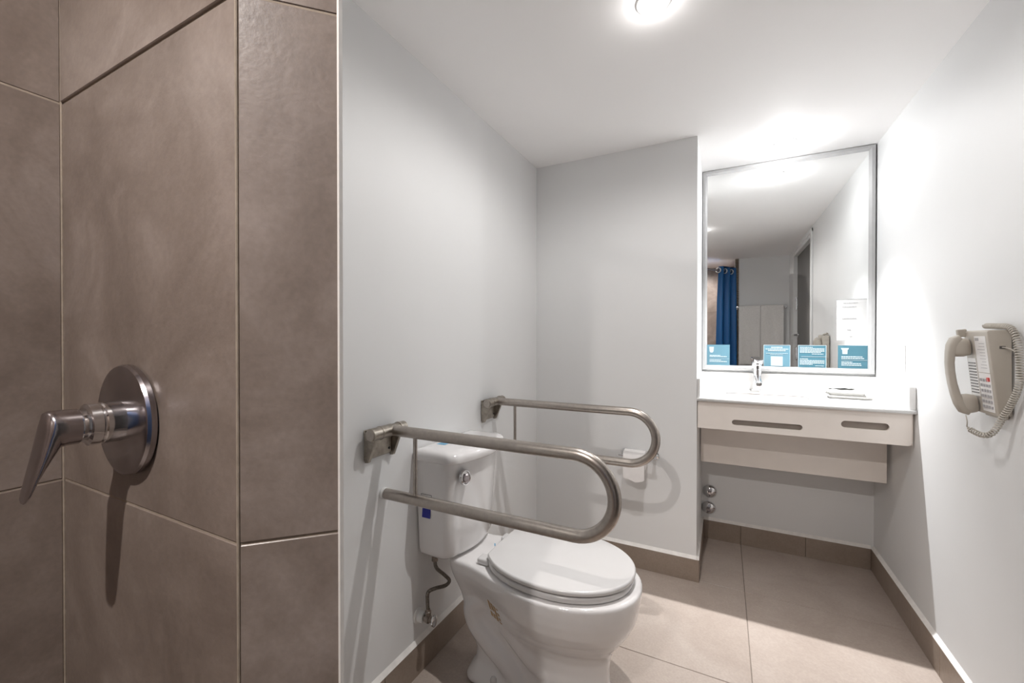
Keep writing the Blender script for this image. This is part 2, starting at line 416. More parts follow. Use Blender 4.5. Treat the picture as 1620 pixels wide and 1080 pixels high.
md = body.modifiers.new('union', 'REMESH'); md.mode = 'VOXEL'; md.voxel_size = .0055; md.use_smooth_shade = True
md = body.modifiers.new('soften', 'SMOOTH'); md.factor = .5; md.iterations = 9
# bolt caps
for s in (-1, 1):
    bm = lathe(bmesh.new(), (X(.27), TY+s*.093, .018), (0, 0, 1), [(.013, 0), (.013, .012), (.010, .019), (.005, .022), (0, .0225)], 20)
    obj('bolt_cap', bm, M['seat'], toilet, smooth=60)
# seat ring and lid
def plate(z0, z1, db, dm, df, hw, r):
    Ls = []
    for i in range(5):
        a = (PI/2)*i/4; k = r*(1-math.sin(a)); Ls.append(egg(db+k, dm, df-k, hw-k, z0 + r*(1-math.cos(a))))
    for i in range(7):
        a = (PI/2)*i/6; k = r*(1-math.cos(a)); Ls.append(egg(db+k, dm, df-k, hw-k, z1 - r + r*math.sin(a)))
    return Ls
obj('seat', loft(bmesh.new(), plate(.4035, .4225, .249, .470, .698, .182, .007)), M['seat'], toilet, smooth=50)
Ls = plate(.4265, .4435, .245, .470, .7035, .185, .0075)
bm = bmesh.new(); loft(bm, Ls, True, False)
# gently crowned top: shrinking rings rising a little
top = Ls[-1]; cx = sum((p.x for p in top))/len(top)
prev = top; R = [top]
for f, h in ((.8, .0025), (.55, .0045), (.3, .0055), (.08, .006)):
    R.append([Vector((cx+(p.x-cx)*f, TY+(p.y-TY)*f, top[0].z+h)) for p in top])
loft(bm, R, False, True); bmesh.ops.remove_doubles(bm, verts=bm.verts, dist=1e-5)
obj('lid', bm, M['seat'], toilet, smooth=50)
for s in (-1, 1):
    bm = bmesh.new(); obox(bm, (X(.232), TY+s*.083, .412), (1, 0, 0), (0, 1, 0), (0, 0, 1), .045, .040, .020, bev=.006, seg=3)
    obj('hinge', bm, M['seat'], toilet, smooth=50)
# bumper tab under the front of the lid
obj('bumper', obox(bmesh.new(), (X(.662), TY+.060, .4245), (1, .7, 0), (-.7, 1, 0), (0, 0, 1), .03, .016, .008, bev=.002), M['seat'], toilet)
# tank
def tankring(db, dfc, dfs, hw, z, rc=.045, hwb=None):
    half = []; hwb = hwb if hwb is not None else hw-.0015
    n = 14
    for i in range(n+1):
        y = (hw-rc)*i/n; half.append((dfc-(dfc-dfs)*(i/n)**2, y))
    for i in range(1, 9):
        a = (PI/2)*i/8; half.append((dfs-rc*(.75)*(1-math.cos(a)) - .004*i/8, hw-rc+rc*math.sin(a)))
    xe = half[-1][0]; r2 = .008
    for i in range(1, 5): half.append((xe+(db+r2-xe)*i/4, hw+(hwb-hw)*i/4))
    for i in range(1, 6):
        a = (PI/2)*i/5; half.append((db+r2-r2*math.sin(a), hwb-r2+r2*math.cos(a)))
    pts = half + [(x, -y) for x, y in half[-1:0:-1]]
    return [Vector((X(x), TY+y, z)) for x, y in pts]
R = [tankring(.012, .125, .108, .128, .4035), tankring(.008, .146, .126, .142, .408), tankring(.005, .157, .136, .149, .418), tankring(.004, .164, .142, .153, .435),
     tankring(.004, .174, .148, .158, .53), tankring(.004, .182, .154, .163, .65), tankring(.004, .187, .158, .166, .7385)]
obj('tank', loft(bmesh.new(), R), M['porcelain'], toilet, smooth=50)
R = [tankring(.008, .197, .167, .172, .7385), tankring(.003, .205, .175, .178, .7405), tankring(.002, .208, .178, .181, .746), tankring(.002, .208, .178, .181, .760),
     tankring(.003, .205, .175, .179, .768), tankring(.006, .199, .169, .174, .774), tankring(.013, .188, .159, .164, .7775), tankring(.030, .159, .14, .142, .779)]
obj('tank_lid', loft(bmesh.new(), R), M['porcelain'], toilet, smooth=50)
# oval push button on the near side of the tank front
fb = Vector((X(.1755), TY-.120, .690)); n = Vector((1, -.38, 0)).normalized(); u = Vector((n.y*-1, n.x, 0)) * -1
bm = bmesh.new(); Lr = []
for a, b, h in ((.021, .027, -.006), (.021, .027, .003), (.0185, .0245, .006), (.015, .021, .0065), (.013, .0185, .004)):
    Lr.append(ring(fb+n*h, u, (0, 0, 1), a, b, 32))
loft(bm, Lr); bezel = obj('flush_bezel', bm, M['chrome'], toilet, smooth=40)
bm = bmesh.new(); loft(bm, [ring(fb+n*h+Vector((0, 0, -.002)), u, (0, 0, 1), a, b, 28) for a, b, h in ((.012, .015, .003), (.012, .015, .009), (.009, .012, .012), (.003, .004, .0125))])
obj('flush_button', bm, M['chrome_dark'], bezel, smooth=40)
# labels on the tank
def flat(bm, c, u, v, su, sv, th=.0006):
    u = Vector(u).normalized(); v = Vector(v); v = (v-u*v.dot(u)).normalized(); return obox(bm, c, u, v, u.cross(v), su, sv, th)
def label_quad(pts, name, mat, parent, n, th=.0006):
    bm = bmesh.new(); n = Vector(n).normalized()*th
    a = [bm.verts.new(Vector(p)) for p in pts]; b = [bm.verts.new(Vector(p)+n) for p in pts]
    bm.faces.new(a[::-1]); bm.faces.new(b); k = len(pts)
    for i in range(k): bm.faces.new((a[i], a[(i+1) % k], b[(i+1) % k], b[i]))
    return obj(name, bm, mat, parent)
obj('blue_print', flat(bmesh.new(), (X(.055), TY-.075, .7792), (1, 0, 0), (0, 1, 0), .034, .036), M['labelblue'], toilet)
obj('navy_label', flat(bmesh.new(), (X(.046), TY-.1608, .562), (1, 0, 0), (0, .1, 1), .034, .032), M['darkblue'], toilet)
bm = bmesh.new(); q = (X(.048), TY-.1638, .618)
for dx, dz, sx, sz in ((0, .008, .044, .0012), (0, -.008, .044, .0012), (-.0215, 0, .0012, .016), (.0215, 0, .0012, .016), (-.008, 0, .016, .002)):
    flat(bm, (q[0]+dx, q[1], q[2]+dz), (1, 0, 0), (0, .08, 1), sx, sz)
obj('outlined_label', bm, M['black'], toilet)
obj('deck_mark', flat(bmesh.new(), (-.739, 1.316, .4022), (1, .6, 0), (-.6, 1, 0), .004, .018), M['labelblue'], toilet)
# gold lettering on the side of the bowl, laid on the finished surface
bpy.context.view_layer.update()
ev = body.evaluated_get(bpy.context.evaluated_depsgraph_get()); bl = wloc(body)
bm = bmesh.new()
for i in range(4):
    for j in range(10):
        if random.random() < .12: continue
        x, z_ = -.676+i*.012, .302-j*.0068-i*.004
        hit, p, nn, _ = ev.ray_cast(Vector((x, 1.0, z_))-bl, Vector((0, 1, 0)))
        if not hit: continue
        obox(bm, p+bl+nn*.0004, Vector((1, .0, -.35)) - nn*nn.dot(Vector((1, 0, -.35))), nn.cross(Vector((1, 0, -.35))), nn, .009, random.uniform(.0028, .0058), .0012)
gold = obj('gold_lettering', bm, M['gold'], toilet)

# water supply
t = thing('supply_valve', 'tarnished angle valve with white stub on the wall below the toilet tank', 'valve', (XL, 1.130, .195))
obj('wall_stub', lathe(bmesh.new(), (XL, 1.13, .195), (1, 0, 0), [(.026, 0), (.026, .004), (.019, .008), (.018, .027), (.014, .0285)], 24), M['white_plastic'], t, smooth=40)
bm = lathe(bmesh.new(), (XL+.026, 1.13, .195), (1, 0, 0), [(.010, 0), (.012, .002), (.012, .010), (.014, .012), (.014, .022), (.009, .024), (.009, .030), (.0065, .032), (.0065, .046), (.0, .046)], 20)
lathe(bm, (XL+.043, 1.13, .197), (0, 0, 1), [(.009, 0), (.009, .014), (.011, .016), (.011, .024), (.007, .026), (.007, .032)], 16)
obj('valve_body', bm, M['brass'], t, smooth=30)
bm = bmesh.new(); loft(bm, [ring((XL+h, 1.13, .195), (0, 1, .0), (0, 0, 1), a, b, 28) for h, a, b in ((.064, .011, .016), (.066, .014, .0195), (.071, .014, .0195), (.0735, .010, .015))])
obj('oval_handle', bm, M['chrome'], t, smooth=40)
pth = smoothpath([(-.896, 1.13, .222), (-.897, 1.128, .255), (-.893, 1.127, .288), (-.882, 1.150, .292), (-.868, 1.192, .284), (-.862, 1.206, .296), (-.868, 1.185, .325), (-.878, 1.155, .36), (-.882, 1.150, .385), (-.882, 1.150, .4032)], 7)
hose = tag(obj('supply_hose', tube(bmesh.new(), pth, .0062, 12), M['braid'], None, smooth=60, loc=(-.896, 1.13, .222)), 'dark braided hose bending from the angle valve up to the toilet tank', 'hose')
obj('hose_nut', lathe(bmesh.new(), (-.882, 1.150, .386), (0, 0, 1), [(.009, 0), (.011, .002), (.011, .016), (.009, .0165)], 8), M['brass'], hose)

# ------------------------------------------------------------------ fold-down grab bars
def grab_bar(y, label):
    t = thing('grab_bar', label, 'grab bar', (XL, y, .82), group='fold-down grab bars beside the toilet')
    bm = bmesh.new()
    box(bm, XL, XL+.005, y-.078, y+.034, .792, .882, bev=.0015)
    obj('wall_plate', bm, M['cast'], t)
    for yy in (y-.078, y+.024):
        bm = bmesh.new(); pts = [(XL+.004, .786), (XL+.018, .788), (XL+.046, .856), (XL+.044, .866), (XL+.004, .876)]
        lo = [bm.verts.new((x, yy, z)) for x, z in pts]; hi = [bm.verts.new((x, yy+.010, z)) for x, z in pts]
        bm.faces.new(lo); bm.faces.new(hi[::-1])
        for i in range(5): bm.faces.new((lo[i], hi[i], hi[(i+1) % 5], lo[(i+1) % 5]))
        bmesh.ops.bevel(bm, geom=list(bm.edges), offset=.001, segments=1, profile=.5, affect='EDGES')
        obj('cheek', bm, M['cast'], t)
    cp = obj('cover_plate', B(XL+.005, XL+.0135, y-.067, y+.023, .797, .862, bev=.0015), M['cast'], t)
    obj('screw', lathe(bmesh.new(), (XL+.0135, y+.012, .812), (1, 0, 0), [(.0038, 0), (.0038, .002), (0, .0025)], 12), M['black'], cp)
    bm = lathe(bmesh.new(), (XL+.036, y-.088, .872), (0, 1, 0), [(.0165, 0), (.0188, .002), (.0188, .036), (.0202, .0365), (.0202, .0405), (.0180, .041), (.0180, .113), (.0202, .1135), (.0202, .117), (.0188, .1175), (.0188, .140), (.0165, .142)], 32)
    br = obj('barrel', bm, M['cast'], t, smooth=30)
    obj('end_cap', lathe(bmesh.new(), (XL+.036, y-.0882, .872), (0, -1, 0), [(.0155, 0), (.0155, .001), (0, .0012)], 28), M['steel'], br)
    zt, zb, r, xa = .871, .673, .0162, -.323
    R = (zt-zb)/2; path = [(XL+.045, y, zt), (XL+.1, y, zt), (-.60, y, zt), (-.40, y, zt)]
    for i in range(25): a = PI/2 - PI*i/24; path.append((xa+R*math.cos(a), y, (zt+zb)/2+R*math.sin(a)))
    path += [(-.40, y, zb), (-.60, y, zb), (XL+.03, y, zb), (XL+.008, y, zb)]
    obj('tube', tube(bmesh.new(), path, r, 28), M['steel'], t, smooth=40)
    obj('strut', tube(bmesh.new(), [(-.812, y, zb+.010), (-.812, y, zt-.010)], .0062, 16), M['steel'], t, smooth=40)
    obj('bumper_cap', lathe(bmesh.new(), (XL+.001, y, zb), (1, 0, 0), [(.0170, 0), (.0180, .002), (.0180, .010), (.0166, .011)], 24), M['white_plastic'], t, smooth=30)
    return t
grab_bar(.965, 'brushed steel fold-down grab bar on the near side of the toilet')
grab_bar(1.625, 'brushed steel fold-down grab bar on the far side of the toilet')

# ------------------------------------------------------------------ toilet paper
hx0, hx1, hy0, hz = -.458, -.288, 2.092, .560
t = thing('toilet_paper_holder', 'small chrome toilet paper holder on the white wall beyond the toilet', 'holder', (hx0+.02, YF, hz))
bm = lathe(bmesh.new(), (-.447, YF, hz+.012), (0, -1, 0), [(.019, 0), (.019, .005), (.009, .009), (.007, .012), (.007, .060)], 24)
obj('wall_post', bm, M['chrome'], t, smooth=40)
bm = lathe(bmesh.new(), (-.300, YF, hz+.012), (0, -1, 0), [(.019, 0), (.019, .005), (.009, .009), (.007, .012), (.007, .060)], 24)
obj('wall_post', bm, M['chrome'], t, smooth=40)
obj('rod', tube(bmesh.new(), [(hx0-.008, hy0, hz+.012), (hx1+.006, hy0, hz+.012)], .006, 14), M['chrome'], t, smooth=40)
t = thing('toilet_paper_roll', 'half-used white toilet paper roll with a folded loose end on the holder', 'toilet paper', (-.385, hy0, hz))
def spiral_prof(r0, r1): return [(r1, 0), (r0, 0), (r0, .1), (r1, .1)]
bm = bmesh.new(); k = 36; Rg = []
zc = hz
for r, x in ((.020, -.435), (.045, -.435), (.045, -.335), (.020, -.335)):
    Rg.append([Vector((x, hy0-.000+r*math.cos(2*PI*j/k), zc+r*math.sin(2*PI*j/k))) for j in range(k)])
Rg.append(Rg[0]); loft(bm, Rg, False, False); bmesh.ops.remove_doubles(bm, verts=bm.verts, dist=1e-6)
obj('roll', bm, M['tissue'], t, smooth=35)
bm = bmesh.new(); yy = hy0-.047; secs = []
for x, zb in ((-.435, .474), (-.41, .470), (-.375, .458), (-.34, .470), (-.335, .476)):
    secs.append([(x, yy+.012, zc+.044), (x, yy+.002, zc+.022), (x, yy, zc), (x, yy+.001, .52), (x, yy+.004, zb), (x, yy+.0015+.004, zb), (x, yy+.0025, .52), (x, yy+.0015, zc), (x, yy+.0035, zc+.022), (x, yy+.0135, zc+.042)])
loft(bm, secs); obj('loose_end', bm, M['tissue'], t, smooth=50)

# ------------------------------------------------------------------ vanity
CT, CB = .872, .857
NX0, NX1 = -.111, .668
def curve_plate(name, splines, depth, mat, parent, place):
    """flat plate with holes from 2D outlines; place maps (u, v) plane into the world"""
    cu = bpy.data.curves.new('tmp', 'CURVE'); cu.dimensions = '2D'; cu.fill_mode = 'BOTH'; cu.extrude = depth/2
    for pts in splines:
        s = cu.splines.new('POLY'); s.points.add(len(pts)-1); s.use_cyclic_u = True
        for p, q in zip(s.points, pts): p.co = (q[0], q[1], 0, 1)
    co = bpy.data.objects.new('tmp', cu); COL.objects.link(co)
    bpy.context.view_layer.update()
    me = bpy.data.meshes.new_from_object(co.evaluated_get(bpy.context.evaluated_depsgraph_get()))
    bm = bmesh.new(); bm.from_mesh(me); bpy.data.objects.remove(co); bpy.data.meshes.remove(me); bpy.data.curves.remove(cu)
    bmesh.ops.remove_doubles(bm, verts=bm.verts, dist=1e-6)
    bmesh.ops.transform(bm, matrix=place, verts=bm.verts)
    return obj(name, bm, mat, parent)
def slot(x0, x1, z, r, k=10):
    p = []
    for i in range(k+1): a = -PI/2+PI*i/k; p.append((x1-r+r*math.cos(a), z+r*math.sin(a)))
    for i in range(k+1): a = PI/2+PI*i/k; p.append((x0+r+r*math.cos(a), z+r*math.sin(a)))
    return p
van = thing('vanity_cabinet', 'cream vanity front panel with two long slots under the white counter', 'vanity', (.28, 2.17, .73))
fx0, fx1, fz0, fz1, rr = NX0+.003, .659, .729, CB-.0005, .014
out = [(fx0, fz0)] + [(fx1-rr+rr*math.sin(a), fz0+rr-rr*math.cos(a)) for a in [PI/2*i/6 for i in range(7)]] + [(fx1, fz1), (fx0, fz1)]
place = Matrix(((1, 0, 0, 0), (0, 0, -1, 2.166), (0, 1, 0, 0), (0, 0, 0, 1)))
curve_plate('front_panel', [out, slot(.035, .304, .767, .0125), slot(.436, .591, .7965, .0145)], .016, M['vanity'], van, place)
obj('slot_shade_board', B(.0, .62, 2.1745, 2.178, .735, .845), M['slot_shade'], van)  # added dark board, so the slots look shaded inside
obj('apron_panel', B(NX0+.006, .652, 2.412, 2.430, .503, CB-.001, bev=.001), M['vanity'], van)
obj('side_panel', B(NX0+.0005, NX0+.0055, 2.174, 2.650, .729, CB-.001), M['vanity'], van)
obj('side_panel', B(.653, .667, 2.174, 2.650, .729, CB-.001), M['vanity'], van)
ct = thing('countertop', 'white stone washbasin counter with upstands between two white walls', 'countertop', (.28, 2.4, CT))
bx0, bx1, by0, by1 = .010, .372, 2.262, 2.560
bm = bmesh.new(); y0, y1 = 2.142, YB-.001
# slab with a rounded rectangular opening
def rrect(x0, x1, y0, y1, r, k=6):
    p = []
    for cx, cy, a0 in ((x1-r, y0+r, -PI/2), (x1-r, y1-r, 0), (x0+r, y1-r, PI/2), (x0+r, y0+r, PI)):
        for i in range(k+1): a = a0+PI/2*i/k; p.append((cx+r*math.cos(a), cy+r*math.sin(a)))
    return p
place = Matrix(((1, 0, 0, 0), (0, 1, 0, 0), (0, 0, 1, (CT+CB)/2), (0, 0, 0, 1)))
curve_plate('slab', [[(NX0, y0), (NX1, y0), (NX1, y1), (NX0, y1)], rrect(bx0, bx1, by0, by1, .03)], CT-CB, M['counter'], ct, place)
bm = bmesh.new(); Rg = []
for d, z in ((-.010, CB-.0005), (-.010, CB-.004), (.002, CB-.004), (.006, CB-.03), (.012, CB-.09), (.03, CB-.115), (.07, CB-.122), (.12, CB-.124)):
    Rg.append([Vector((x, y, z)) for x, y in rrect(bx0+d, bx1-d, by0+d, by1-d, max(.012, .035-d*.1))])
loft(bm, Rg, False, True); basin = obj('basin', bm, M['porcelain'], ct, smooth=50, recalc=True)
obj('drain', lathe(bmesh.new(), (.19, 2.42, CB-.1235), (0, 0, 1), [(.022, 0), (.022, .002), (.014, .003), (0, .002)], 20), M['chrome'], basin, smooth=40)
obj('backsplash', B(NX0+.001, NX1-.001, 2.640, YB-.001, CT+.0005, .962, bev=.001), M['counter'], ct)
obj('side_splash', B(NX0+.0005, NX0+.0125, 2.150, 2.639, CT+.0005, .962, bev=.0012), M['counter'], ct)
obj('side_splash', B(.6475, .6675, 2.150, 2.639, CT+.0005, .962, bev=.0012), M['counter'], ct)
# faucet
fx, fy = .163, 2.600
t = thing('faucet', 'chrome single-lever basin faucet at the back of the white counter', 'faucet', (fx, fy, CT))
obj('base_ring', lathe(bmesh.new(), (fx, fy, CT), (0, 0, 1), [(.026, 0), (.026, .005), (.023, .007)], 32), M['chrome'], t, smooth=30)
obj('body', lathe(bmesh.new(), (fx, fy, CT+.006), (0, 0, 1), [(.0205, 0), (.0205, .100), (.0195, .104), (.0195, .106), (.0215, .108), (.0215, .128), (.018, .134), (0, .135)], 32), M['chrome'], t, smooth=30)
bm = bmesh.new()
sp = [((fx, fy-.012, CT+.072), .017, .014), ((fx, fy-.045, CT+.066), .0165, .0125), ((fx, fy-.085, CT+.056), .016, .0110), ((fx, fy-.112, CT+.048), .0155, .0105), ((fx, fy-.120, CT+.044), .013, .008)]
loft(bm, [ring(c, (1, 0, 0), (0, .25, 1), a, b, 24, 2.8) for c, a, b in sp]); obj('spout', bm, M['chrome'], t, smooth=40)
obj('aerator', lathe(bmesh.new(), (fx, fy-.106, CT+.043), (0, 0, -1), [(.0105, 0), (.0105, .010), (.009, .012)], 20), M['chrome_dark'], t, smooth=40)
bm = bmesh.new()
sp = [((fx, fy+.022, CT+.144), .021, .010), ((fx, fy-.02, CT+.151), .0225, .011), ((fx, fy-.06, CT+.160), .0215, .0085), ((fx, fy-.098, CT+.168), .020, .0065), ((fx, fy-.104, CT+.169), .018, .003)]
loft(bm, [ring(c, (1, 0, 0), (0, .2, 1), a, b, 24, 4) for c, a, b in sp]); obj('lever', bm, M['chrome'], t, smooth=40)
# folded cloth on the counter
random.seed(11)
def cushion(bm, x0, x1, y0, y1, z0, z1, nx=22, ny=14, wob=.002, edge=.012, skew=0):
    def P(i, j, top):
        u = i/nx; v = j/ny; x = x0+(x1-x0)*u; y = y0+(y1-y0)*v + skew*(u-.5)
        e = min(1, min(u*(x1-x0), (1-u)*(x1-x0), v*(y1-y0), (1-v)*(y1-y0))/edge); s = math.sqrt(max(0, 1-(1-e)**2))
        hh = (z1-z0)/2; zc = (z0+z1)/2
        wz = wob*(math.sin(u*9+v*4)+math.sin(u*21-v*13)*.5)
        return (x, y, zc + (hh*s + wz*s if top else -hh*s))
    T = [[bm.verts.new(P(i, j, True)) for j in range(ny+1)] for i in range(nx+1)]
    Bt = [[bm.verts.new(P(i, j, False)) for j in range(ny+1)] for i in range(nx+1)]
    for i in range(nx):
        for j in range(ny):
            bm.faces.new((T[i][j], T[i+1][j], T[i+1][j+1], T[i][j+1])); bm.faces.new((Bt[i][j], Bt[i][j+1], Bt[i+1][j+1], Bt[i+1][j]))
    bmesh.ops.remove_doubles(bm, verts=bm.verts, dist=1e-5); return bm
t = thing('folded_cloth', 'folded white face cloth lying on the counter right of the basin', 'towel', (.50, 2.45, CT))
obj('lower_fold', cushion(bmesh.new(), .437, .603, 2.395, 2.50, CT+.0008, CT+.021, wob=.0006, skew=-.012), M['cloth'], t, smooth=True)
obj('upper_fold', cushion(bmesh.new(), .440, .572, 2.398, 2.495, CT+.016, CT+.042, wob=.002, skew=-.010), M['cloth'], t, smooth=True)
bm = bmesh.new(); Rg = []
for i in range(13):
    u = i/12; x = .445+.128*u; z = CT+.0465+.008*math.sin(u*PI)-.030*max(0, u-.50)
    Rg.append(ring((x, 2.452-.02*u, z), (0, 1, 0), (0, 0, 1), .036*(1-.5*u), .0025+.001*math.sin(i*2), 14))
loft(bm, Rg); obj('top_flap', bm, M['cloth'], t, smooth=True)
t0 = tag(obj('small_packet', cushion(bmesh.new(), .416, .434, 2.400, 2.436, CT+.0008, CT+.022, 8, 8, .0006, .008), M['white_plastic'], None, smooth=True, loc=(.425, 2.42, CT)),
    'small crumpled white packet at the left end of the folded cloth', 'packet')

# mirror
MY = 2.640
t = thing('wall_mirror', 'large wall mirror in a satin silver frame above the washbasin counter', 'mirror', (.28, YB, 1.5))
MX0, MX1, MZ0, MZ1, FW = -.110, .6635, .9745, 2.1045, .0255
obj('backing', B(MX0+.004, MX1-.004, MY+.0035, YB-.0005, MZ0+.004, MZ1-.004), M['frame'], t)
obj('glass', B(MX0+FW-.004, MX1-FW+.004, MY, MY+.003, MZ0+FW-.004, MZ1-FW+.004), M['mirror'], t)
def rail(name, a, b, ax):
    """bevelled frame rail with mitred ends; a,b outer corners, ax = inward direction"""
    a = Vector(a); b = Vector(b); ax = Vector(ax); d = (b-a).normalized(); n = Vector((0, -1, 0))
    prof = [(0, 0), (0, .016), (.003, .020), (FW-.010, .020), (FW, .0065), (FW, 0)]
    R = []
    for p, s in ((a, 1), (b, -1)): R.append([p + ax*w + d*s*w + n*h for w, h in prof])
    bm = bmesh.new(); loft(bm, R); obj(name, bm, M['frame'], t)
yb = MY+.0065
rail('frame_rail', (MX0, yb, MZ1), (MX1, yb, MZ1), (0, 0, -1)); rail('frame_rail', (MX0, yb, MZ0), (MX1, yb, MZ0), (0, 0, 1))
rail('frame_rail', (MX0, yb, MZ0), (MX0, yb, MZ1), (1, 0, 0)); rail('frame_rail', (MX1, yb, MZ0), (MX1, yb, MZ1), (-1, 0, 0))

# cards stuck on the mirror
def text_line(bm, x0, x1, z, h, seed):
    """one printed line: words as short flat bars"""
    rn = random.Random(seed); x = x0
    while x < x1-.002:
        wl = min(rn.uniform(.004, .013), x1-x)
        box(bm, x, x+wl, MY-.0021, MY-.0013, z-h/2, z+h/2); x += wl+.0014
def card(x0, x1, z0, z1, mat, label, draw, border=False):
    t = thing('mirror_card', label, 'card', ((x0+x1)/2, MY, z0), group='blue notice cards along the bottom of the mirror')
    sh = obj('sheet', B(x0, x1, MY-.0012, MY-.0001, z0, z1), M[mat], t)
    bm = bmesh.new(); draw(bm, x0, x1, z0, z1)
    if border:
        e = .0022
        box(bm, x0, x1, MY-.0019, MY-.0013, z1-e, z1); box(bm, x0, x0+e, MY-.0019, MY-.0013, z0, z1-e); box(bm, x1-e, x1, MY-.0019, MY-.0013, z0, z1-e)
    obj('print', bm, M['print'], sh)
def yprism(bm, pts):
    a = [bm.verts.new((x, MY-.0013, z)) for x, z in pts]; b = [bm.verts.new((x, MY-.0021, z)) for x, z in pts]
    bm.faces.new(a); bm.faces.new(b[::-1]); k = len(pts)
    for i in range(k): bm.faces.new((a[i], b[i], b[(i+1) % k], a[(i+1) % k]))
def d1(bm, x0, x1, z0, z1):
    yprism(bm, [(x0+.012, z1-.012), (x0+.036, z1-.012), (x0+.034, z1-.038), (x0+.029, z1-.045), (x0+.019, z1-.045), (x0+.014, z1-.038)])
    for i, (z, l, h) in enumerate(((.055, .055, .0045), (.049, .088, .0045), (.037, .105, .0012), (.029, .058, .0045), (.021, .088, .0045))): text_line(bm, x0+.014, x0+.014+l if h > .002 else x1-.002, z0+z, h, i)
def d2(bm, x0, x1, z0, z1):
    c = (x0+x1)/2
    for i, (z, l, h) in enumerate(((.103, .052, .0065), (.094, .104, .0045), (.086, .080, .0050), (.071, .100, .0022), (.064, .060, .0022))): text_line(bm, c-l/2, c+l/2, z0+z, h, i+9)
    box(bm, c-.027, c+.027, MY-.0021, MY-.0013, z0+.004, z0+.055)
def d3(bm, x0, x1, z0, z1):
    for i, (z, a, l, h) in enumerate(((.105, .008, .055, .004), (.098, .008, .105, .004), (.0915, .008, .105, .004), (.085, .008, .105, .004), (.0785, .008, .09, .004), (.070, .06, .05, .003),
            (.044, .008, .035, .004), (.036, .008, .105, .004), (.0295, .008, .105, .004), (.023, .008, .105, .004), (.0165, .008, .055, .004), (.009, .075, .038, .003))): text_line(bm, x0+a, x0+a+l, z0+z, h, i+30)
    box(bm, x0+.014, x1-.001, MY-.0021, MY-.0013, z0+.0555, z0+.057)
def d4(bm, x0, x1, z0, z1):
    yprism(bm, [(x0+.012, z1-.013), (x0+.044, z1-.013), (x0+.042, z1-.021), (x0+.039, z1-.022), (x0+.038, z1-.044), (x0+.018, z1-.044), (x0+.017, z1-.022), (x0+.014, z1-.021)])
    for i, (z, l, h) in enumerate(((.059, .084, .005), (.051, .092, .005), (.032, .044, .0045), (.0245, .078, .0045), (.0165, .080, .0045))): text_line(bm, x0+.014, x0+.014+l, z0+z, h, i+50)
    box(bm, x0+.014, x1-.001, MY-.0021, MY-.0013, z0+.0415, z0+.043)
z0, z1 = 1.0005, 1.1165
card(-.085, .031, z0, z1, 'lightblue', 'pale blue card with a cup-shaped emblem, left end of the mirror bottom', d1)
card(.194, .316, z0, z1, 'lightblue', 'blue card with a blank white square, just right of the faucet', d2, True)
card(.350, .471, z0, z1, 'blue', 'teal card filled with two blocks of white text, third from the left on the mirror', d3, True)
card(.519, .6375, z0, z1, 'blue', 'teal card with a white towel-shaped emblem, right end of the mirror bottom', d4)
nt = thing('white_notice', 'white notice with faint grey lines on the mirror above the rightmost card', 'notice', (.57, MY, 1.15))
nsh = obj('sheet', B(.512, .634, MY-.0012, MY-.0001, 1.141, 1.350), M['paper'], nt)
bm = bmesh.new()
for i, (z, a, b) in enumerate(((1.330, .540, .600), (1.311, .535, .592), (1.252, .535, .592), (1.195, .555, .570), (1.162, .565, .580))): text_line(bm, a, b, z, .0035, i+70)
for q in ((.512, .634, 1.3488, 1.350), (.512, .634, 1.141, 1.1422), (.512, .5132, 1.1422, 1.3488)): box(bm, q[0], q[1], MY-.0021, MY-.0013, q[2], q[3])
obj('print', bm, M['greyprint'], nsh)

# capped pipe outlets under the counter
for z, l in ((.270, 'chrome round pipe outlet under the counter, the upper of two'), (.174, 'chrome round pipe outlet under the counter, the lower one near the skirting')):
    x = -.068 if z > .2 else -.074
    t = thing('pipe_outlet', l, 'pipe outlet', (x, YB, z), group='pipe outlets under the counter')
    obj('escutcheon', lathe(bmesh.new(), (x, YB, z), (0, -1, 0), [(.038, 0), (.037, .005), (.030, .012), (.020, .017), (.013, .019), (.013, .024)], 32), M['chrome'], t, smooth=50)
    obj('plug', lathe(bmesh.new(), (x, YB-.024, z), (0, -1, 0), [(.0105, 0), (.0105, .018), (.0085, .020), (.0085, .016), (0, .016)], 20), M['chrome_dark'], t, smooth=30)

# socket plate on the right wall
t = thing('wall_switch', 'small white switch plate on the right wall above the counter', 'switch', (XR, 2.30, 1.065))
obj('plate', B(XR-.006, XR, 2.262, 2.335, 1.005, 1.125, bev=.0015), M['white_plastic'], t)
obj('rocker', B(XR-.010, XR-.0062, 2.285, 2.312, 1.030, 1.100, bev=.001), M['white_plastic'], t)

# ------------------------------------------------------------------ wall telephone
ph = thing('wall_telephone', 'beige corded telephone with handset and keypad hung on the right wall', 'telephone', (XR, 1.60, 1.06))
ya, yb2 = 1.540, 1.662
ZT, ZB = 1.173, .945
XTf, XBf = .617, .640     # face top / bottom distance
def facep(v, s):
    """point on the sloping face: v 0 bottom..1 top, s 0 near edge (low y)..1 far edge"""
    return Vector((XBf+(XTf-XBf)*v, ya+(yb2-ya)*s, ZB+(ZT-ZB)*v))
fn = Vector((-(ZT-ZB), 0, (XTf-XBf))).normalized()   # face normal (towards the room)
fn = Vector((-1, 0, (XTf-XBf)/(ZT-ZB)*1)).normalized()
fv = (facep(1, 0)-facep(0, 0)).normalized(); fu = Vector((0, 1, 0))
bm = bmesh.new(); pts = [(XR-.004, ZB+.004), (XBf, ZB), (XTf, ZT-.004), (XTf+.004, ZT), (XR-.006, ZT)]
lo = [bm.verts.new((x, ya, z)) for x, z in pts]; hi = [bm.verts.new((x, yb2, z)) for x, z in pts]
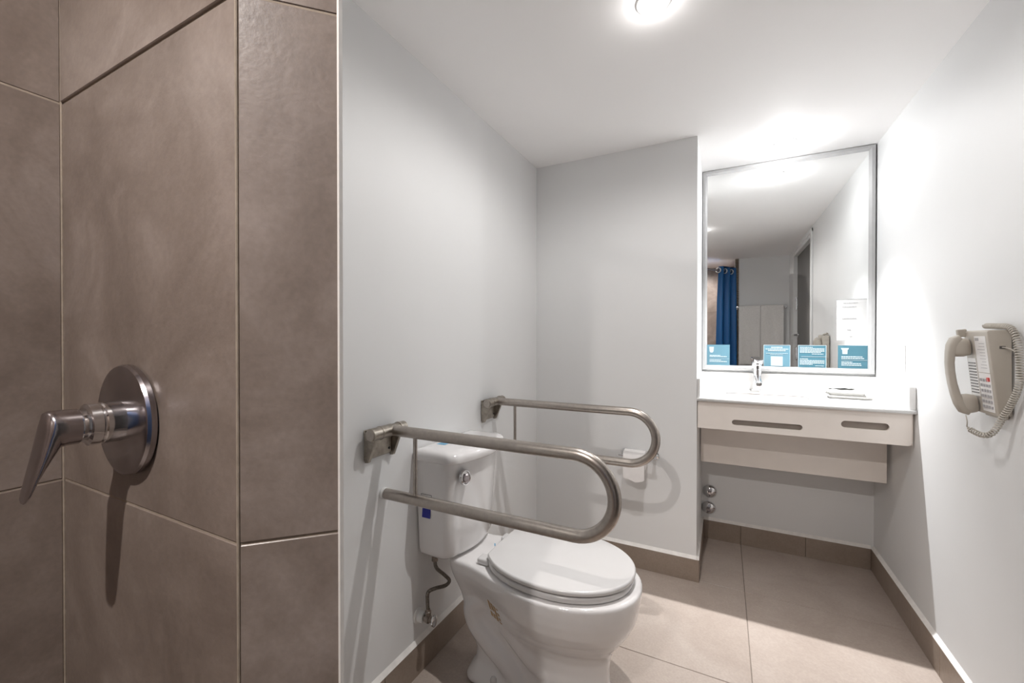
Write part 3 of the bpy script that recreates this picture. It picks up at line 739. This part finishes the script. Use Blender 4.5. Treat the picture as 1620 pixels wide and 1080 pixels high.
fs = [bm.faces.new(lo), bm.faces.new(hi[::-1])] + [bm.faces.new((lo[i], hi[i], hi[(i+1) % 5], lo[(i+1) % 5])) for i in range(5)]
bmesh.ops.bevel(bm, geom=list(bm.edges), offset=.0028, segments=3, profile=.5, affect='EDGES')
obj('housing', bm, M['phone'], ph, smooth=45)
obj('wall_bracket', B(XR-.014, XR-.0005, ya+.020, yb2-.02, ZB-.008, ZB+.05, bev=.002), M['phone'], ph)
def onface(bm, s0, s1, v0, v1, th, h=.0):
    c = (facep(v0, s0)+facep(v1, s1))/2 + fn*(h+th/2); return obox(bm, c, fu, fv, fn, abs(s1-s0)*(yb2-ya), abs(v1-v0)*(facep(1,0)-facep(0,0)).length, th)
lsh = obj('label_sheet', onface(bmesh.new(), .10, .55, .50, .93, .001), M['phone_label'], ph)
kpn = obj('key_panel', onface(bmesh.new(), .10, .55, .04, .49, .001), M['phone_label'], ph)
bm = bmesh.new(); onface(bm, .38, .52, .875, .91, .0006, .001)
for k in range(9):
    onface(bm, .18, .18+random.uniform(.12, .3), .84-k*.036, .846-k*.036, .0004, .001)
obj('label_print', bm, M['phone_grey'], lsh)
key = None
for r_ in range(6):
    for c_ in range(4):
        s = .14+c_*.105; v = .08+r_*.063
        if r_ == 5 and c_ == 0:
            obj('message_lamp', onface(bmesh.new(), s, s+.07, v+.005, v+.05, .003, .001), M['red'], kpn); continue
        if key is None:
            key = obj('key', onface(bmesh.new(), s, s+.065, v, v+.032, .0022, .001), M['phone_grey'], kpn, loc=facep(v, s)); kp = facep(v, s)
        else:
            k2 = key.copy(); COL.objects.link(k2); k2.parent = kpn; k2.location = key.location + (facep(v, s)-kp)
# speaker grille under the handset
gpn = obj('grille_panel', onface(bmesh.new(), .60, .94, .20, .66, .0012), M['phone_label'], ph)
for k in range(11):
    obj('grille_slat', onface(bmesh.new(), .62, .92, .235+k*.036, .249+k*.036, .0012, .0012), M['phone_dark'], gpn)
obj('hook_lug', obox(bmesh.new(), facep(.972, .965)+fn*.006, fu, fv, fn, .012, .022, .020, bev=.002), M['phone'], ph)
obj('line_slot', B(.640, .651, ya-.0006, ya+.002, 1.124, 1.131), M['phone_dark'], ph)
obj('line_cord', tube(bmesh.new(), smoothpath([(.645, ya-.001, 1.1275), (.650, ya-.012, 1.126), (.657, ya-.022, 1.119), (.662, ya-.026, 1.105)], 6), .0016, 8), M['cord'], ph, smooth=60)
# handset: C-shaped bar with an earpiece above and a mouthpiece below
hs = thing('telephone_handset', 'beige C-shaped handset hanging on the left side of the wall telephone', 'handset', facep(.5, .82))
def hp(v, h): return facep(v, .80) + fn*h
bm = bmesh.new(); prof = [(.005, .020, .0135, .0100), (.025, .029, .0165, .0115), (.11, .0375, .0170, .0100), (.22, .043, .0145, .0088), (.36, .0465, .0132, .0084), (.49, .0475, .013, .0084), (.62, .0465, .0132, .0084), (.73, .043, .0145, .0088), (.83, .0375, .0170, .0100), (.895, .029, .0165, .0115), (.915, .019, .0135, .010)]
Rg = []
for i, (v, h, a, b) in enumerate(prof):
    j0, j1 = max(0, i-1), min(len(prof)-1, i+1)
    tdir = (hp(prof[j1][0], prof[j1][1])-hp(prof[j0][0], prof[j0][1])).normalized(); nn = tdir.cross(fu).normalized()
    Rg.append(ring(hp(v, h), fu, nn, a, b, 24, 4))
loft(bm, Rg); obj('grip', bm, M['phone'], hs, smooth=45)
for nm, v, dv in (('earpiece', .80, .098), ('mouthpiece', .105, .100)):
    bm = bmesh.new(); Rg = [ring(hp(v, h), fu, fv, a, b, 28, 3.2) for h, a, b in ((.0035, .0155, dv*.2), (.005, .017, dv*.24), (.018, .018, dv*.27), (.033, .0165, dv*.26), (.038, .013, dv*.2))]
    loft(bm, Rg); obj(nm, bm, M['phone'], hs, smooth=45)
# coiled cord
anchor = [(.600, 1.600, .938), (.600, 1.592, .922), (.605, 1.606, .906)]
coilp = [(.607, 1.604, .903), (.612, 1.592, .896), (.622, 1.566, .8915), (.633, 1.550, .903), (.643, 1.536, .940), (.650, 1.517, .978), (.653, 1.499, 1.012), (.654, 1.487, 1.045), (.654, 1.487, 1.072), (.654, 1.491, 1.108), (.654, 1.497, 1.136), (.654, 1.508, 1.162), (.654, 1.533, 1.180), (.654, 1.580, 1.184), (.654, 1.640, 1.186)]
path = smoothpath(coilp, 40)
cum = [0]
for a, b in zip(path, path[1:]): cum.append(cum[-1]+(b-a).length)
tot = cum[-1]; pitch = .0066; turns = tot/pitch; steps = int(turns*12)
fr = frames(path); hel = []
idx = 0
for s in range(steps+1):
    d = tot*s/steps
    while idx < len(cum)-2 and cum[idx+1] < d: idx += 1
    f = (d-cum[idx])/max(1e-9, cum[idx+1]-cum[idx]); p0, n0, b0 = fr[idx]; p1, n1, b1 = fr[min(idx+1, len(fr)-1)]
    p = p0.lerp(p1, f); n_ = n0.lerp(n1, f).normalized(); b_ = b0.lerp(b1, f).normalized(); a = 2*PI*turns*s/steps
    rr = .0060*min(1, .25+s/20)
    hel.append(p + n_*rr*math.cos(a) + b_*rr*math.sin(a))
cd = obj('coiled_cord', tube(bmesh.new(), hel, .0018, 7), M['cord'], None, smooth=70, loc=(.605, 1.60, .90))
tag(cd, 'beige coiled telephone cord looping below and behind the wall telephone', 'cord')
obj('straight_lead', tube(bmesh.new(), smoothpath(anchor+[hel[0]], 6), .0014, 8), M['cord'], cd, smooth=60)

# ------------------------------------------------------------------ things seen in the mirror
t = thing('towel_rail', 'thin chrome towel rail on the wall facing the mirror', 'towel rail', (.38, YR, 1.53))
RZ, RY = 1.522, YR+.06
obj('rail', tube(bmesh.new(), [(.135, RY, RZ), (.632, RY, RZ)], .008, 16), M['chrome'], t, smooth=40)
for x in (.142, .625):
    obj('post', lathe(bmesh.new(), (x, YR, RZ), (0, 1, 0), [(.020, 0), (.020, .006), (.010, .010), (.010, .058), (.011, .070), (0, .071)], 20), M['chrome'], t, smooth=40)
def towel(x0, x1, zb, label, ph_):
    bm = bmesh.new(); secs = []
    n = 16
    for i in range(n+1):
        u = i/n; x = x0+(x1-x0)*u; wv = .004*math.sin(u*7+ph_)+.003*math.sin(u*15+ph_)
        p = []
        r0, r1 = .0095, .0185
        zz = zb+.004*math.sin(u*5+ph_)
        p += [(x, RY+r1+wv*1.6, zz), (x, RY+r1+wv*1.2, zb+(RZ-zb)*.35), (x, RY+r1+wv*.6, zb+(RZ-zb)*.7), (x, RY+r1, RZ)]
        for k in range(1, 6): a = PI*k/6; p.append((x, RY+r1*math.cos(a), RZ+r1*math.sin(a)))
        p += [(x, RY-r1, RZ), (x, RY-r1, zb+.12), (x, RY-r0, zb+.12), (x, RY-r0, RZ)]
        for k in range(5, 0, -1): a = PI*k/6; p.append((x, RY+r0*math.cos(a), RZ+r0*math.sin(a)))
        p += [(x, RY+r0, RZ), (x, RY+r0+wv*.6, zb+(RZ-zb)*.7), (x, RY+r0+wv*1.2, zb+(RZ-zb)*.35), (x, RY+r0+wv*1.6, zz)]
        secs.append(p)
    loft(bm, secs)
    tag(obj('bath_towel', bm, M['towel'], None, smooth=50, loc=((x0+x1)/2, RY, RZ)), label, 'towel', 'bath towels on the rail')
towel(.160, .378, .853, 'white bath towel on the rail, the one beside the blue shower curtain', 0)
towel(.382, .606, .830, 'white bath towel on the rail, the one nearer the grey door', 2.1)
# curtain rod and curtain
rod_a, rod_b = Vector((-.405, .3455, 1.955)), Vector((.118, -.45, 1.955))
t = thing('curtain_rod', 'thin steel shower curtain rod seen in the mirror', 'curtain rod', rod_a)
obj('rod', tube(bmesh.new(), [rod_a + Vector((0.01, -.02, 0)), rod_b], .0105, 16), M['steel'], t, smooth=40)
rd = (rod_b-rod_a).normalized()
cur = thing('shower_curtain', 'royal blue shower curtain gathered at the rear wall, seen in the mirror', 'curtain', rod_b)
nrm = Vector((-rd.y, rd.x, 0)); c0 = rod_b - rd*.20
nseg = 72; secs = []
for zz, amp, ln in ((2.00, .045, .30), (1.94, .047, .305), (1.6, .052, .33), (1.0, .058, .35), (.5, .060, .36), (.10, .060, .36)):
    row = []
    for i in range(nseg+1):
        u = i/nseg; a = u*PI*2*2.5
        p = rod_b - rd*(.015+ln*(1-u)) + nrm*amp*math.sin(a)
        row.append(Vector((p.x, p.y, zz)))
    back = [r + rd*.0016 for r in row[::-1]]
    secs.append(row+back)
obj('sheet', loft(bmesh.new(), secs), M['curtain'], cur, smooth=60)
for i in range(5):
    u = i/5; p = rod_b - rd*(.015+.303*(1-u)); p.z = 1.955
    k = 20; bm = bmesh.new()
    tube(bm, [p + nrm*.027*math.cos(2*PI*j/k) + Vector((0, 0, 1))*.027*math.sin(2*PI*j/k) for j in range(k)], .0065, 8, closed=True)
    obj('eyelet', bm, M['white_plastic'], cur, smooth=60)
